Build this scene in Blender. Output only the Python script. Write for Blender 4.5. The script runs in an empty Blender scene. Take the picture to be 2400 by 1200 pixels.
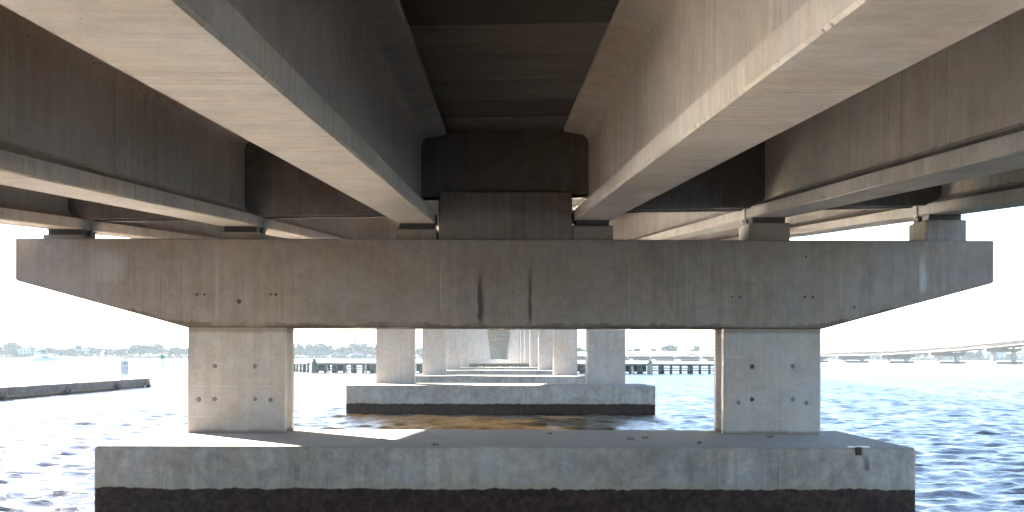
import bpy, bmesh, math, random
import numpy as np
from mathutils import Vector, Matrix

# ------------------------------------------------------------------ camera, sky, sun, exposure
SC = bpy.context.scene
COL = SC.collection
EYE = 2.9                                   # camera height over the water (water level is z = 0)

cam_d = bpy.data.cameras.new('camera')
cam = bpy.data.objects.new('camera', cam_d); COL.objects.link(cam)
cam.location = (0, 0, EYE)
cam.rotation_euler = (math.radians(90), math.radians(-0.15), 0)
cam_d.sensor_width = 36; cam_d.lens = 49.05
cam_d.shift_x = 32 / 2400; cam_d.shift_y = 235 / 2400
cam_d.clip_start = 0.1; cam_d.clip_end = 20000
SC.camera = cam

SUN_EL, SUN_AZ = math.radians(20.5), math.radians(-36)    # azimuth from +Y, negative = to the left
world = bpy.data.worlds.new('World'); SC.world = world; world.use_nodes = True
wn = world.node_tree; wn.nodes.clear()
sky = wn.nodes.new('ShaderNodeTexSky'); sky.sky_type = 'NISHITA'; sky.sun_disc = False
sky.sun_elevation = SUN_EL; sky.sun_rotation = SUN_AZ
sky.altitude = 0; sky.air_density = 0.66; sky.dust_density = 0.2; sky.ozone_density = 0.6
bg = wn.nodes.new('ShaderNodeBackground'); bg.inputs['Strength'].default_value = 0.05
wo = wn.nodes.new('ShaderNodeOutputWorld')
wn.links.new(sky.outputs[0], bg.inputs[0]); wn.links.new(bg.outputs[0], wo.inputs[0])

sun_d = bpy.data.lights.new('sun', 'SUN'); sun_d.energy = 5.0; sun_d.angle = math.radians(0.6)
sun_d.color = (1.0, 0.90, 0.77)
sun = bpy.data.objects.new('sun', sun_d); COL.objects.link(sun)
sdir = Vector((math.sin(SUN_AZ) * math.cos(SUN_EL), math.cos(SUN_AZ) * math.cos(SUN_EL), math.sin(SUN_EL)))
sun.rotation_euler = sdir.to_track_quat('Z', 'Y').to_euler()
sun.location = (-60, 80, 60)

SC.view_settings.view_transform = 'Standard'; SC.view_settings.look = 'None'
SC.view_settings.gamma = 1.0; SC.view_settings.use_curve_mapping = False
SC.view_settings.exposure = 3.66

SC.render.engine = 'CYCLES'
cy = SC.cycles
cy.max_bounces = 8; cy.diffuse_bounces = 3; cy.glossy_bounces = 4; cy.transmission_bounces = 2; cy.volume_bounces = 0
cy.caustics_reflective = True; cy.caustics_refractive = False
cy.sample_clamp_direct = 0; cy.sample_clamp_indirect = 25; cy.blur_glossy = 0.0
cy.use_adaptive_sampling = False
cy.use_denoising = True
try:
    cy.denoiser = 'OPENIMAGEDENOISE'; cy.denoising_input_passes = 'RGB_ALBEDO_NORMAL'
except Exception:
    pass

rng = random.Random(7)
nrg = np.random.default_rng(11)

# ------------------------------------------------------------------ tagging and mesh helpers
def tag(o, label=None, cat=None, group=None, kind=None):
    if label: o['label'] = label
    if cat: o['category'] = cat
    if group: o['group'] = group
    if kind: o['kind'] = kind
    return o

def empty(name, loc=(0, 0, 0), rz=0.0, label=None, cat=None, group=None):
    o = bpy.data.objects.new(name, None); COL.objects.link(o)
    o.location = loc; o.rotation_euler = (0, 0, rz); o.empty_display_size = 0.2
    return tag(o, label, cat, group)

def copy_tree(o, parent=None):
    c = o.copy(); COL.objects.link(c); c.parent = parent
    for ch in list(o.children): copy_tree(ch, c)
    return c

class MB:
    """collects polygons, then links them as one mesh object"""
    def __init__(s): s.v = []; s.f = []
    def poly(s, pts):
        n = len(s.v); s.v += [tuple(p) for p in pts]; s.f.append(tuple(range(n, n + len(pts))))
    def mesh(s, vs, fs):
        n = len(s.v); s.v += [tuple(p) for p in vs]; s.f += [tuple(i + n for i in f) for f in fs]
    def box(s, x0, x1, y0, y1, z0, z1):
        s.mesh([(x0, y0, z0), (x1, y0, z0), (x1, y1, z0), (x0, y1, z0), (x0, y0, z1), (x1, y0, z1), (x1, y1, z1), (x0, y1, z1)],
               [(3, 2, 1, 0), (4, 5, 6, 7), (0, 1, 5, 4), (1, 2, 6, 5), (2, 3, 7, 6), (3, 0, 4, 7)])
    def prism_y(s, prof, y0, y1, dz0=0.0, dz1=0.0, caps=True):
        """prof: points (x, z) counter-clockwise seen from -Y"""
        n = len(prof)
        vs = [(x, y0, z + dz0) for x, z in prof] + [(x, y1, z + dz1) for x, z in prof]
        fs = [((i + 1) % n, i, i + n, (i + 1) % n + n) for i in range(n)]
        fs = [tuple(reversed(f)) for f in fs]
        fs = [(i, (i + 1) % n, (i + 1) % n + n, i + n) for i in range(n)]
        if caps: fs += [tuple(reversed(range(n))), tuple(range(n, 2 * n))]
        fs = [tuple(reversed(f)) for f in fs]
        s.mesh(vs, fs)
    def prism_z(s, prof, z0, z1):
        n = len(prof)
        vs = [(x, y, z0) for x, y in prof] + [(x, y, z1) for x, y in prof]
        fs = [(i, (i + 1) % n, (i + 1) % n + n, i + n) for i in range(n)] + [tuple(reversed(range(n))), tuple(range(n, 2 * n))]
        s.mesh(vs, fs)
    def tube(s, p0, p1, r0, r1=None, n=8, caps=True):
        r1 = r0 if r1 is None else r1
        p0, p1 = Vector(p0), Vector(p1); d = (p1 - p0).normalized()
        a = d.orthogonal().normalized(); b = d.cross(a)
        vs = []
        for p, r in ((p0, r0), (p1, r1)):
            for i in range(n):
                t = 2 * math.pi * i / n; vs.append(p + a * (r * math.cos(t)) + b * (r * math.sin(t)))
        fs = [(i, (i + 1) % n, (i + 1) % n + n, i + n) for i in range(n)]
        if caps: fs += [tuple(reversed(range(n))), tuple(range(n, 2 * n))]
        s.mesh(vs, fs)
    def loft(s, rings, close=True, caps=True):
        n = len(rings[0]); vs = [p for r in rings for p in r]; fs = []
        for k in range(len(rings) - 1):
            for i in range(n if close else n - 1):
                j = (i + 1) % n
                fs.append((k * n + i, k * n + j, (k + 1) * n + j, (k + 1) * n + i))
        if caps: fs += [tuple(reversed(range(n))), tuple(range((len(rings) - 1) * n, len(rings) * n))]
        s.mesh(vs, fs)
    def data(s, name, mat, bevel=0.0, seg=2, smooth=False):
        me = bpy.data.meshes.new(name); me.from_pydata([tuple(p) for p in s.v], [], s.f); 
        bm = bmesh.new(); bm.from_mesh(me)
        bmesh.ops.remove_doubles(bm, verts=bm.verts, dist=1e-5)
        bmesh.ops.recalc_face_normals(bm, faces=bm.faces)
        if bevel > 0:
            es = [e for e in bm.edges if len(e.link_faces) == 2 and e.calc_face_angle(0) > math.radians(24)]
            bmesh.ops.bevel(bm, geom=es, offset=bevel, segments=seg, profile=0.5, affect='EDGES', clamp_overlap=True)
        for f in bm.faces: f.smooth = smooth
        bm.to_mesh(me); bm.free()
        if mat: me.materials.append(mat)
        return me
    def build(s, name, mat, parent=None, bevel=0.0, seg=2, smooth=False, loc=None, rot=None):
        o = bpy.data.objects.new(name, s.data(name, mat, bevel, seg, smooth)); COL.objects.link(o)
        if parent: o.parent = parent
        if loc: o.location = loc
        if rot: o.rotation_euler = rot
        return o

def raw_mesh(name, verts, faces_flat, nper, mat, smooth=False):
    """fast mesh from numpy arrays"""
    me = bpy.data.meshes.new(name)
    nf = len(faces_flat) // nper
    me.vertices.add(len(verts)); me.vertices.foreach_set('co', np.asarray(verts, np.float32).ravel())
    me.loops.add(len(faces_flat)); me.loops.foreach_set('vertex_index', np.asarray(faces_flat, np.int32))
    me.polygons.add(nf); me.polygons.foreach_set('loop_start', np.arange(nf, dtype=np.int32) * nper)
    me.polygons.foreach_set('use_smooth', np.full(nf, smooth))
    me.update(calc_edges=True); me.validate()
    if mat: me.materials.append(mat)
    return me

# ------------------------------------------------------------------ materials
class NT:
    """thin wrapper for building node trees"""
    def __init__(s, name):
        s.m = bpy.data.materials.new(name); s.m.use_nodes = True
        s.t = s.m.node_tree; s.t.nodes.clear()
        s.out = s.t.nodes.new('ShaderNodeOutputMaterial')
        s.p = s.t.nodes.new('ShaderNodeBsdfPrincipled'); s.t.links.new(s.p.outputs[0], s.out.inputs[0])
    def n(s, typ, **kw):
        nd = s.t.nodes.new(typ)
        for k, v in kw.items(): setattr(nd, k, v)
        return nd
    def set(s, sock, v):
        if v is None: return
        if hasattr(v, 'is_output'): s.t.links.new(v, sock)
        else: sock.default_value = v
    def math(s, op, a, b=None, c=None, clamp=False):
        nd = s.n('ShaderNodeMath', operation=op, use_clamp=clamp)
        s.set(nd.inputs[0], a); s.set(nd.inputs[1], b); s.set(nd.inputs[2], c)
        return nd.outputs[0]
    def noise(s, vec, scale, detail=4, rough=0.55, dist=0.0, dim='3D'):
        nd = s.n('ShaderNodeTexNoise', noise_dimensions=dim)
        if vec is not None: s.t.links.new(vec, nd.inputs['Vector'] if dim != '1D' else nd.inputs['W'])
        nd.inputs['Scale'].default_value = scale; nd.inputs['Detail'].default_value = detail
        nd.inputs['Roughness'].default_value = rough; nd.inputs['Distortion'].default_value = dist
        return nd.outputs['Fac'] if 'Fac' in nd.outputs else nd.outputs[0]
    def mapping(s, vec, scale=(1, 1, 1), loc=(0, 0, 0)):
        nd = s.n('ShaderNodeMapping'); s.t.links.new(vec, nd.inputs['Vector'])
        nd.inputs['Scale'].default_value = scale; s.set(nd.inputs['Location'], loc)
        return nd.outputs[0]
    def ramp(s, fac, lo, hi, a=0.0, b=1.0):
        nd = s.n('ShaderNodeMapRange', clamp=True, interpolation_type='SMOOTHSTEP'); s.set(nd.inputs['Value'], fac)
        nd.inputs['From Min'].default_value = lo; nd.inputs['From Max'].default_value = hi
        nd.inputs['To Min'].default_value = a; nd.inputs['To Max'].default_value = b
        return nd.outputs[0]
    def mix(s, fac, a, b, blend='MIX'):
        nd = s.n('ShaderNodeMix', data_type='RGBA', blend_type=blend)
        s.set(nd.inputs[0], fac); s.set(nd.inputs[6], a); s.set(nd.inputs[7], b)
        return nd.outputs[2]
    def coords(s, shift=True):
        tc = s.n('ShaderNodeTexCoord'); o = tc.outputs['Object']
        if not shift: return o
        oi = s.n('ShaderNodeObjectInfo')
        add = s.n('ShaderNodeVectorMath', operation='ADD'); s.t.links.new(o, add.inputs[0])
        sc_ = s.n('ShaderNodeVectorMath', operation='SCALE'); s.t.links.new(oi.outputs['Random'], sc_.inputs['Scale'])
        sc_.inputs[0].default_value = (37.0, 53.0, 0.0)
        s.t.links.new(sc_.outputs[0], add.inputs[1])
        return add.outputs[0]

def rgb(*c): return (c[0], c[1], c[2], 1.0)

def simple(name, col, rough=0.7, metal=0.0, var=0.15, scale=3.0, bump=0.0):
    t = NT(name); v = t.coords()
    nz = t.noise(v, scale, 5)
    c = t.mix(t.ramp(nz, 0.3, 0.7), rgb(*[x * (1 - var) for x in col]), rgb(*[min(1, x * (1 + var)) for x in col]))
    t.set(t.p.inputs['Base Color'], c); t.p.inputs['Roughness'].default_value = rough; t.p.inputs['Metallic'].default_value = metal
    if bump:
        b = t.n('ShaderNodeBump'); b.inputs['Strength'].default_value = bump; b.inputs['Distance'].default_value = 0.02
        t.t.links.new(t.noise(v, scale * 8, 4), b.inputs['Height']); t.t.links.new(b.outputs[0], t.p.inputs['Normal'])
    return t.m

def concrete(name, base, rough=0.82, streak=0.35, mottle=0.35, holes=0.6, cracks=0.5, tide=None, marks=None, along='X',
             grime=None, joints=False, panel_tint=0.0, pale_tops=0.0):
    """cast concrete: mottling, streaks (down vertical faces, across soffits), bug holes, hairline cracks; tide = height of the dark wet band"""
    t = NT(name)
    raw = t.coords(False); v = t.coords(True)
    geo = t.n('ShaderNodeNewGeometry'); sepn = t.n('ShaderNodeSeparateXYZ'); t.t.links.new(geo.outputs['Normal'], sepn.inputs[0])
    flat = t.ramp(t.math('ABSOLUTE', sepn.outputs['Z']), 0.55, 0.8)          # 1 on soffits and tops
    sep = t.n('ShaderNodeSeparateXYZ'); t.t.links.new(raw, sep.inputs[0])
    X, Y, Z = sep.outputs
    big = t.noise(v, 0.55, 6, 0.6, 0.3)
    mid = t.noise(v, 2.6, 7, 0.62, 0.5)
    cloud = t.noise(v, 7.5, 4, 0.6, 0.8)
    fine = t.noise(v, 46.0, 3, 0.6)
    sv = t.noise(t.mapping(v, (5.5, 5.5, 0.22)), 1.0, 6, 0.68)
    sv2 = t.noise(t.mapping(v, (17, 17, 0.5)), 1.0, 4, 0.65)
    hs = t.noise(t.mapping(v, (0.5, 7.0, 3.0) if along == 'X' else (5.0, 0.5, 3.0)), 1.0, 6, 0.68, 0.4)
    hs2 = t.noise(t.mapping(v, (1.6, 24.0, 3.0) if along == 'X' else (20.0, 1.6, 3.0)), 1.0, 4, 0.6, 0.3)
    st = t.math('ADD', t.math('MULTIPLY', sv, 0.6), t.math('MULTIPLY', sv2, 0.4))
    so = t.math('ADD', t.math('MULTIPLY', hs, 0.6), t.math('MULTIPLY', hs2, 0.4))
    nd = t.n('ShaderNodeMix', data_type='FLOAT'); t.set(nd.inputs[0], flat); t.set(nd.inputs[2], st); t.set(nd.inputs[3], so)
    gate = t.ramp(t.noise(v, 0.38, 3, 0.6), 0.36, 0.62, 0.15, 1.25)   # streaks come and go along the surface
    stre = t.math('ADD', t.math('MULTIPLY', t.math('SUBTRACT', nd.outputs[0], 0.5), gate), 0.51)
    mt = t.math('ADD', t.math('MULTIPLY', big, 0.4), t.math('ADD', t.math('MULTIPLY', mid, 0.38), t.math('MULTIPLY', cloud, 0.22)))
    fac = t.math('MULTIPLY', t.ramp(mt, 0.34, 0.66, 1 - mottle, 1 + mottle * 0.35), t.ramp(stre, 0.34, 0.64, 1 - streak, 1 + streak * 0.3))
    fac = t.math('MULTIPLY', fac, t.ramp(fine, 0.3, 0.7, 0.93, 1.06))
    if panel_tint:
        oi = t.n('ShaderNodeObjectInfo')
        fac = t.math('MULTIPLY', fac, t.ramp(oi.outputs['Random'], 0.0, 1.0, 1 - panel_tint, 1 + panel_tint))
    warm = rgb(base[0] * 1.03, base[1] * 0.99, base[2] * 0.94); cool = rgb(base[0] * 0.97, base[1] * 1.0, base[2] * 1.04)
    colr = t.mix(t.ramp(t.noise(v, 1.1, 4, 0.6), 0.35, 0.65), warm, cool)
    vec = t.n('ShaderNodeVectorMath', operation='SCALE'); t.t.links.new(colr, vec.inputs[0]); t.t.links.new(fac, vec.inputs['Scale'])
    colr = vec.outputs[0]
    if pale_tops:                                   # dry tops paler than the sides, lightened further to bounce light upward
        colr = t.mix(t.math('MULTIPLY', t.ramp(sepn.outputs['Z'], 0.7, 0.9), pale_tops), colr, rgb(0.60, 0.555, 0.49))
    height = t.math('MULTIPLY', fine, 0.35)
    height = t.math('ADD', height, t.math('MULTIPLY', mid, 0.8))
    if holes:
        vo = t.n('ShaderNodeTexVoronoi', feature='F1'); t.t.links.new(v, vo.inputs['Vector']); vo.inputs['Scale'].default_value = 7.0
        h1 = t.math('MULTIPLY', t.ramp(vo.outputs['Distance'], 0.03, 0.10, 1.0, 0.0), t.ramp(t.noise(v, 1.7, 2), 0.52, 0.66))
        vo2 = t.n('ShaderNodeTexVoronoi', feature='F1'); t.t.links.new(v, vo2.inputs['Vector']); vo2.inputs['Scale'].default_value = 21.0
        h2 = t.math('MULTIPLY', t.ramp(vo2.outputs['Distance'], 0.05, 0.15, 0.8, 0.0), t.ramp(t.noise(v, 2.9, 2), 0.52, 0.64))
        hh = t.math('MULTIPLY', t.math('MAXIMUM', h1, h2), holes)
        colr = t.mix(hh, colr, rgb(base[0] * 0.22, base[1] * 0.20, base[2] * 0.18))
        height = t.math('SUBTRACT', height, t.math('MULTIPLY', hh, 1.2))
    if cracks:
        dv = t.n('ShaderNodeVectorMath', operation='ADD'); t.t.links.new(v, dv.inputs[0])
        nn = t.n('ShaderNodeTexNoise'); t.t.links.new(v, nn.inputs['Vector']); nn.inputs['Scale'].default_value = 1.3; nn.inputs['Detail'].default_value = 6
        sc2 = t.n('ShaderNodeVectorMath', operation='SCALE'); t.t.links.new(nn.outputs['Color'], sc2.inputs[0]); sc2.inputs['Scale'].default_value = 1.1
        t.t.links.new(sc2.outputs[0], dv.inputs[1])
        vc = t.n('ShaderNodeTexVoronoi', feature='DISTANCE_TO_EDGE'); t.t.links.new(dv.outputs[0], vc.inputs['Vector']); vc.inputs['Scale'].default_value = 0.42
        ck = t.math('MULTIPLY', t.ramp(vc.outputs['Distance'], 0.0006, 0.0028, 1.0, 0.0), t.ramp(t.noise(v, 0.7, 3), 0.55, 0.63))
        ck = t.math('MULTIPLY', ck, cracks)
        colr = t.mix(ck, colr, rgb(base[0] * 0.25, base[1] * 0.22, base[2] * 0.2))
        height = t.math('SUBTRACT', height, ck)
    if joints:                                   # fine vertical form seams and cracks across a girder
        w1 = t.n('ShaderNodeTexVoronoi', voronoi_dimensions='1D', feature='DISTANCE_TO_EDGE')
        t.set(w1.inputs['W'], t.math('ADD', Y, t.math('MULTIPLY', t.noise(v, 3.0, 3), 0.05))); w1.inputs['Scale'].default_value = 0.55
        j = t.math('MULTIPLY', t.ramp(w1.outputs['Distance'], 0.0015, 0.006, 0.75, 0.0), t.math('SUBTRACT', 1.0, flat))
        j = t.math('MULTIPLY', j, t.ramp(t.noise(v, 1.9, 2), 0.42, 0.56))
        colr = t.mix(j, colr, rgb(base[0] * 0.3, base[1] * 0.27, base[2] * 0.25))
        height = t.math('SUBTRACT', height, j)
        seam = t.math('MULTIPLY', t.ramp(t.math('ABSOLUTE', t.math('SUBTRACT', Y, 34.5)), 0.008, 0.026, 0.85, 0.0), t.math('SUBTRACT', 1.0, flat))
        colr = t.mix(seam, colr, rgb(base[0] * 0.35, base[1] * 0.31, base[2] * 0.28)); height = t.math('SUBTRACT', height, seam)
        pv = t.n('ShaderNodeTexVoronoi', feature='F1'); t.t.links.new(t.mapping(v, (4.0, 2.6, 5.5)), pv.inputs['Vector']); pv.inputs['Scale'].default_value = 1.9
        pit = t.math('MULTIPLY', t.ramp(pv.outputs['Distance'], 0.09, 0.24, 1.0, 0.0), t.ramp(t.noise(v, 1.3, 4, 0.7), 0.47, 0.56))   # air pockets under the flanges
        dn = t.math('ABSOLUTE', sepn.outputs['Z'])
        pit = t.math('MULTIPLY', pit, t.math('MULTIPLY', t.ramp(dn, 0.05, 0.25), t.ramp(dn, 0.93, 0.985, 1.0, 0.0)))
        colr = t.mix(t.math('MULTIPLY', pit, 0.85), colr, rgb(base[0] * 0.16, base[1] * 0.14, base[2] * 0.12)); height = t.math('SUBTRACT', height, pit)
    if grime:
        colr = grime(t, colr, X, Y, Z, v, base)
    if marks:
        for (x0, z0, z1, w, strength, darkcol) in marks:   # stains with a shape of their own, on vertical faces
            wob = t.math('MULTIPLY', t.math('SUBTRACT', t.noise(t.mapping(raw, (6, 6, 2.0)), 1.0, 4), 0.5), w * 1.6)
            dx = t.math('ABSOLUTE', t.math('ADD', t.math('SUBTRACT', X, x0), wob))
            m = t.math('MULTIPLY', t.ramp(dx, w * 0.25, w, 1.0, 0.0),
                       t.math('MULTIPLY', t.ramp(Z, z0, z0 + 0.15 * (z1 - z0)), t.ramp(Z, z1 - 0.5 * (z1 - z0), z1, 1.0, 0.0)))
            m = t.math('MULTIPLY', m, t.math('MULTIPLY', t.ramp(sv2, 0.25, 0.7, 0.55, 1.0), strength))
            m = t.math('MULTIPLY', m, t.math('SUBTRACT', 1.0, flat))
            colr = t.mix(m, colr, rgb(*darkcol))
    ro = rough
    if tide is not None:
        ed = t.math('ADD', t.math('MULTIPLY', t.math('SUBTRACT', t.noise(t.mapping(raw, (2.4, 2.4, 0.6)), 1.0, 8, 0.66), 0.5), 0.17),
                    t.math('MULTIPLY', t.ramp(t.noise(t.mapping(raw, (0.9, 0.9, 0.05)), 1.0, 2), 0.62, 0.72), 0.13))
        zz = t.math('SUBTRACT', t.math('ADD', Z, 0.0), t.math('ADD', ed, tide))
        halo = t.math('MULTIPLY', t.ramp(zz, 0.0, 0.20, 0.5, 0.0), t.ramp(mid, 0.3, 0.7, 0.5, 1.0))
        colr = t.mix(halo, colr, rgb(0.30, 0.25, 0.15))
        wet = t.ramp(zz, -0.012, 0.018, 1.0, 0.0)
        dk = t.mix(t.ramp(t.noise(v, 9.0, 6, 0.7), 0.35, 0.7), rgb(0.018, 0.008, 0.005), rgb(0.060, 0.034, 0.024))
        colr = t.mix(wet, colr, dk)
        ro = t.ramp(wet, 0, 1, rough, 0.55)
    t.set(t.p.inputs['Base Color'], colr); t.set(t.p.inputs['Roughness'], ro)
    t.p.inputs['Specular IOR Level'].default_value = 0.22
    b = t.n('ShaderNodeBump'); b.inputs['Strength'].default_value = 0.35; b.inputs['Distance'].default_value = 0.012
    t.t.links.new(height, b.inputs['Height']); t.t.links.new(b.outputs[0], t.p.inputs['Normal'])
    return t.m

PIER_X = 0.125                               # lateral centre of the near bridge
def cap_grime_at(zbot):
    """ragged dirt along the lower edge of a pier cap and a thin dark line under its top edge"""
    def g(t, colr, X, Y, Z, v, base):
        ax = t.math('ABSOLUTE', X)
        low = t.math('MULTIPLY', t.math('MAXIMUM', t.math('SUBTRACT', ax, 6.68), 0.0), 0.2306)
        h = t.math('SUBTRACT', t.math('SUBTRACT', Z, zbot), low)
        rag = t.math('ADD', t.math('MULTIPLY', t.noise(t.mapping(v, (1.7, 1.7, 0.7)), 1.0, 6, 0.7), 0.40), -0.115)
        m = t.math('MULTIPLY', t.ramp(t.math('SUBTRACT', h, rag), -0.02, 0.03, 0.68, 0.0), t.ramp(t.noise(v, 0.8, 3), 0.36, 0.56, 0.25, 1.0))
        colr = t.mix(m, colr, rgb(base[0] * 0.33, base[1] * 0.28, base[2] * 0.22))
        m2 = t.math('MULTIPLY', t.ramp(h, 0.012, 0.05, 0.8, 0.0), t.ramp(t.noise(v, 3.0, 3), 0.3, 0.6, 0.4, 1.0))
        colr = t.mix(m2, colr, rgb(0.06, 0.045, 0.035))
        return colr
    return g
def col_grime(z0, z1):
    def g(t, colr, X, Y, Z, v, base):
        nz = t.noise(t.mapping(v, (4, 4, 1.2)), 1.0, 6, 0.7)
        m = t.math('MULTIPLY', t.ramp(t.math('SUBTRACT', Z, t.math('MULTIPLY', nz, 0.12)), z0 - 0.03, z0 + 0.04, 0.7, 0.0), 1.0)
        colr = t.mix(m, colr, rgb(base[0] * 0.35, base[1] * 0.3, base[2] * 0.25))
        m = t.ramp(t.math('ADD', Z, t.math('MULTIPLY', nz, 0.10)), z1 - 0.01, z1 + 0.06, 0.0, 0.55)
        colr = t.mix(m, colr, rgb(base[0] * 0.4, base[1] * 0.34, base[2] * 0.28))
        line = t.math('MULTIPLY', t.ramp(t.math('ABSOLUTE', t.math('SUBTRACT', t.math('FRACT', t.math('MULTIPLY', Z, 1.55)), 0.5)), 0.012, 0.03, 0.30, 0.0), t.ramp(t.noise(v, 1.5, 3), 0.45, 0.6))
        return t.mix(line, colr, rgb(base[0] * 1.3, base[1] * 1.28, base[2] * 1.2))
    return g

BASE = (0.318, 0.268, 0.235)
M = {}
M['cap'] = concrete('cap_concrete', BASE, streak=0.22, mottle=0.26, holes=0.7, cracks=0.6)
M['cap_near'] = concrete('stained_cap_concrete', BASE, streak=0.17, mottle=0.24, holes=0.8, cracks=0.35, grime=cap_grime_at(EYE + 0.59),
    marks=[(-0.50, EYE + 0.60, EYE + 2.05, 0.085, 0.92, (0.035, 0.028, 0.022)), (0.535, EYE + 0.60, EYE + 2.10, 0.055, 0.95, (0.03, 0.024, 0.02)),
           (8.75, EYE + 1.3, EYE + 2.35, 0.10, 0.45, (0.62, 0.62, 0.62)), (-8.3, EYE + 1.5, EYE + 2.40, 0.5, 0.22, (0.6, 0.6, 0.6)),
           (-5.6, EYE + 0.62, EYE + 1.5, 0.16, 0.30, (0.2, 0.165, 0.125)), (-3.8, EYE + 0.75, EYE + 1.4, 0.35, 0.25, (0.2, 0.165, 0.125)),
           (-6.02, EYE + 0.7, EYE + 2.4, 0.03, 0.22, (0.6, 0.58, 0.54)), (-1.33, EYE + 0.9, EYE + 2.4, 0.025, 0.2, (0.58, 0.56, 0.52)), (2.62, EYE + 0.7, EYE + 2.3, 0.03, 0.16, (0.58, 0.56, 0.52)),
           (7.05, EYE + 0.9, EYE + 2.4, 0.04, 0.16, (0.6, 0.6, 0.58)), (-0.15, EYE + 0.6, EYE + 1.15, 0.20, 0.22, (0.13, 0.11, 0.095)), (-7.75, EYE + 1.2, EYE + 2.4, 0.02, 0.45, (0.1, 0.09, 0.08)), (-7.2, EYE + 1.0, EYE + 2.1, 0.018, 0.3, (0.1, 0.09, 0.08))])
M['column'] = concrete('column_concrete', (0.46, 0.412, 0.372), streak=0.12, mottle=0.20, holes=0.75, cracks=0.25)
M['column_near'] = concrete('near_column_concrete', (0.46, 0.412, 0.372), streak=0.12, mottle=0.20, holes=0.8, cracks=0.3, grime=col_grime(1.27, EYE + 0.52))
M['footing'] = concrete('footing_concrete', (0.40, 0.36, 0.325), streak=0.22, mottle=0.40, holes=0.35, cracks=0.8, tide=0.50, pale_tops=0.65)
M['footing_near'] = concrete('near_footing_concrete', (0.41, 0.365, 0.33), streak=0.22, mottle=0.42, holes=0.4, cracks=0.5, tide=0.50, pale_tops=0.62,
    marks=[(6.52, 0.82, 1.2, 0.09, 0.65, (0.05, 0.045, 0.04)), (-0.55, 0.5, 1.1, 0.12, 0.35, (0.1, 0.09, 0.08)), (4.93, 0.45, 1.2, 0.014, 0.8, (0.06, 0.05, 0.045)),
           (-3.2, 0.5, 0.85, 0.012, 0.8, (0.06, 0.05, 0.045)),
           (-6.19, 0.5, 0.86, 0.012, 0.6, (0.1, 0.085, 0.07)), (-4.32, 0.48, 0.75, 0.010, 0.6, (0.08, 0.07, 0.06)), (-2.02, 0.48, 0.95, 0.010, 0.5, (0.09, 0.08, 0.07)), (2.1, 0.5, 0.8, 0.012, 0.5, (0.09, 0.08, 0.07)),
           (-3.75, 0.62, 1.0, 0.07, 0.35, (0.12, 0.10, 0.09)), (3.4, 0.75, 1.25, 0.16, 0.25, (0.13, 0.11, 0.1)), (5.9, 0.5, 1.25, 0.05, 0.3, (0.14, 0.12, 0.11))])
M['girder'] = concrete('girder_concrete', (0.43, 0.382, 0.335), streak=0.19, mottle=0.19, holes=1.0, cracks=0.35, joints=True)
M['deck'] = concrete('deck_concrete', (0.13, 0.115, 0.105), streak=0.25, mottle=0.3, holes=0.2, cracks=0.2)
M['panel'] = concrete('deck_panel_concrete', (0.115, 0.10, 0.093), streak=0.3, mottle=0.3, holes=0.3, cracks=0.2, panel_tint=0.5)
M['block'] = concrete('shear_block_concrete', (0.235, 0.20, 0.178), streak=0.2, mottle=0.25, holes=0.7, cracks=0.2)
M['parapet'] = concrete('parapet_concrete', (0.55, 0.53, 0.50), streak=0.2, mottle=0.2, holes=0.2, cracks=0.2)
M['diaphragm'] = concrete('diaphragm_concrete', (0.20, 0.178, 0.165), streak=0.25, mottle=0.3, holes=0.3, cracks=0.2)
M['rubber'] = simple('bearing_rubber', (0.05, 0.045, 0.04), 0.7)
M['steel'] = simple('rusty_bearing_steel', (0.16, 0.12, 0.095), 0.6, 0.3)
M['plug'] = simple('grey_mortar_plug', (0.18, 0.16, 0.14), 0.9, var=0.4, scale=25)
M['plug2'] = simple('dark_tie_hole', (0.07, 0.06, 0.05), 0.95, var=0.4, scale=30)
M['rust'] = simple('rust_brown', (0.06, 0.04, 0.03), 0.9)
M['white'] = simple('white_paint', (0.78, 0.78, 0.76), 0.4, var=0.04)
M['seawall'] = concrete('seawall_concrete', (0.20, 0.18, 0.175), streak=0.5, mottle=0.5, holes=0.5, cracks=0.6)
M['seapanel'] = concrete('seawall_panel_concrete', (0.26, 0.26, 0.255), streak=0.5, mottle=0.5, holes=0.4, cracks=0.5, tide=0.10)
M['wetpile'] = simple('wet_dark_pile', (0.05, 0.042, 0.04), 0.6, var=0.4)
M['timber'] = simple('grey_green_timber', (0.13, 0.14, 0.13), 0.8, var=0.35, scale=2.0)
M['timberdark'] = simple('dark_wet_timber', (0.09, 0.105, 0.095), 0.8, var=0.35, scale=2.0)
M['walk'] = simple('weathered_walkway_timber', (0.20, 0.185, 0.15), 0.85, var=0.35)
M['pale'] = simple('pale_timber', (0.42, 0.37, 0.33), 0.85, var=0.25)
M['glass'] = simple('dark_window_glass', (0.03, 0.04, 0.05), 0.12, var=0.05)
M['navy'] = simple('navy_stripe_paint', (0.03, 0.06, 0.12), 0.35)
M['canvas'] = simple('dark_teal_canvas', (0.03, 0.07, 0.075), 0.8)
M['alu'] = simple('weathered_aluminium', (0.45, 0.46, 0.46), 0.45, 0.6)
M['signface'] = simple('pale_grey_sign_sheet', (0.55, 0.57, 0.60), 0.5, var=0.05)
M['signgreen'] = simple('dark_teal_sign_sheet', (0.02, 0.09, 0.095), 0.5, var=0.1)
M['letter'] = simple('grey_sign_lettering', (0.14, 0.17, 0.19), 0.6, var=0.05)
M['beacon'] = simple('green_daymark', (0.01, 0.22, 0.17), 0.5, var=0.05)
M['housewall'] = simple('pale_house_wall', (0.33, 0.33, 0.325), 0.8, var=0.08)
M['tinroof'] = simple('grey_house_roof', (0.33, 0.33, 0.33), 0.7, var=0.1)
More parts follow.
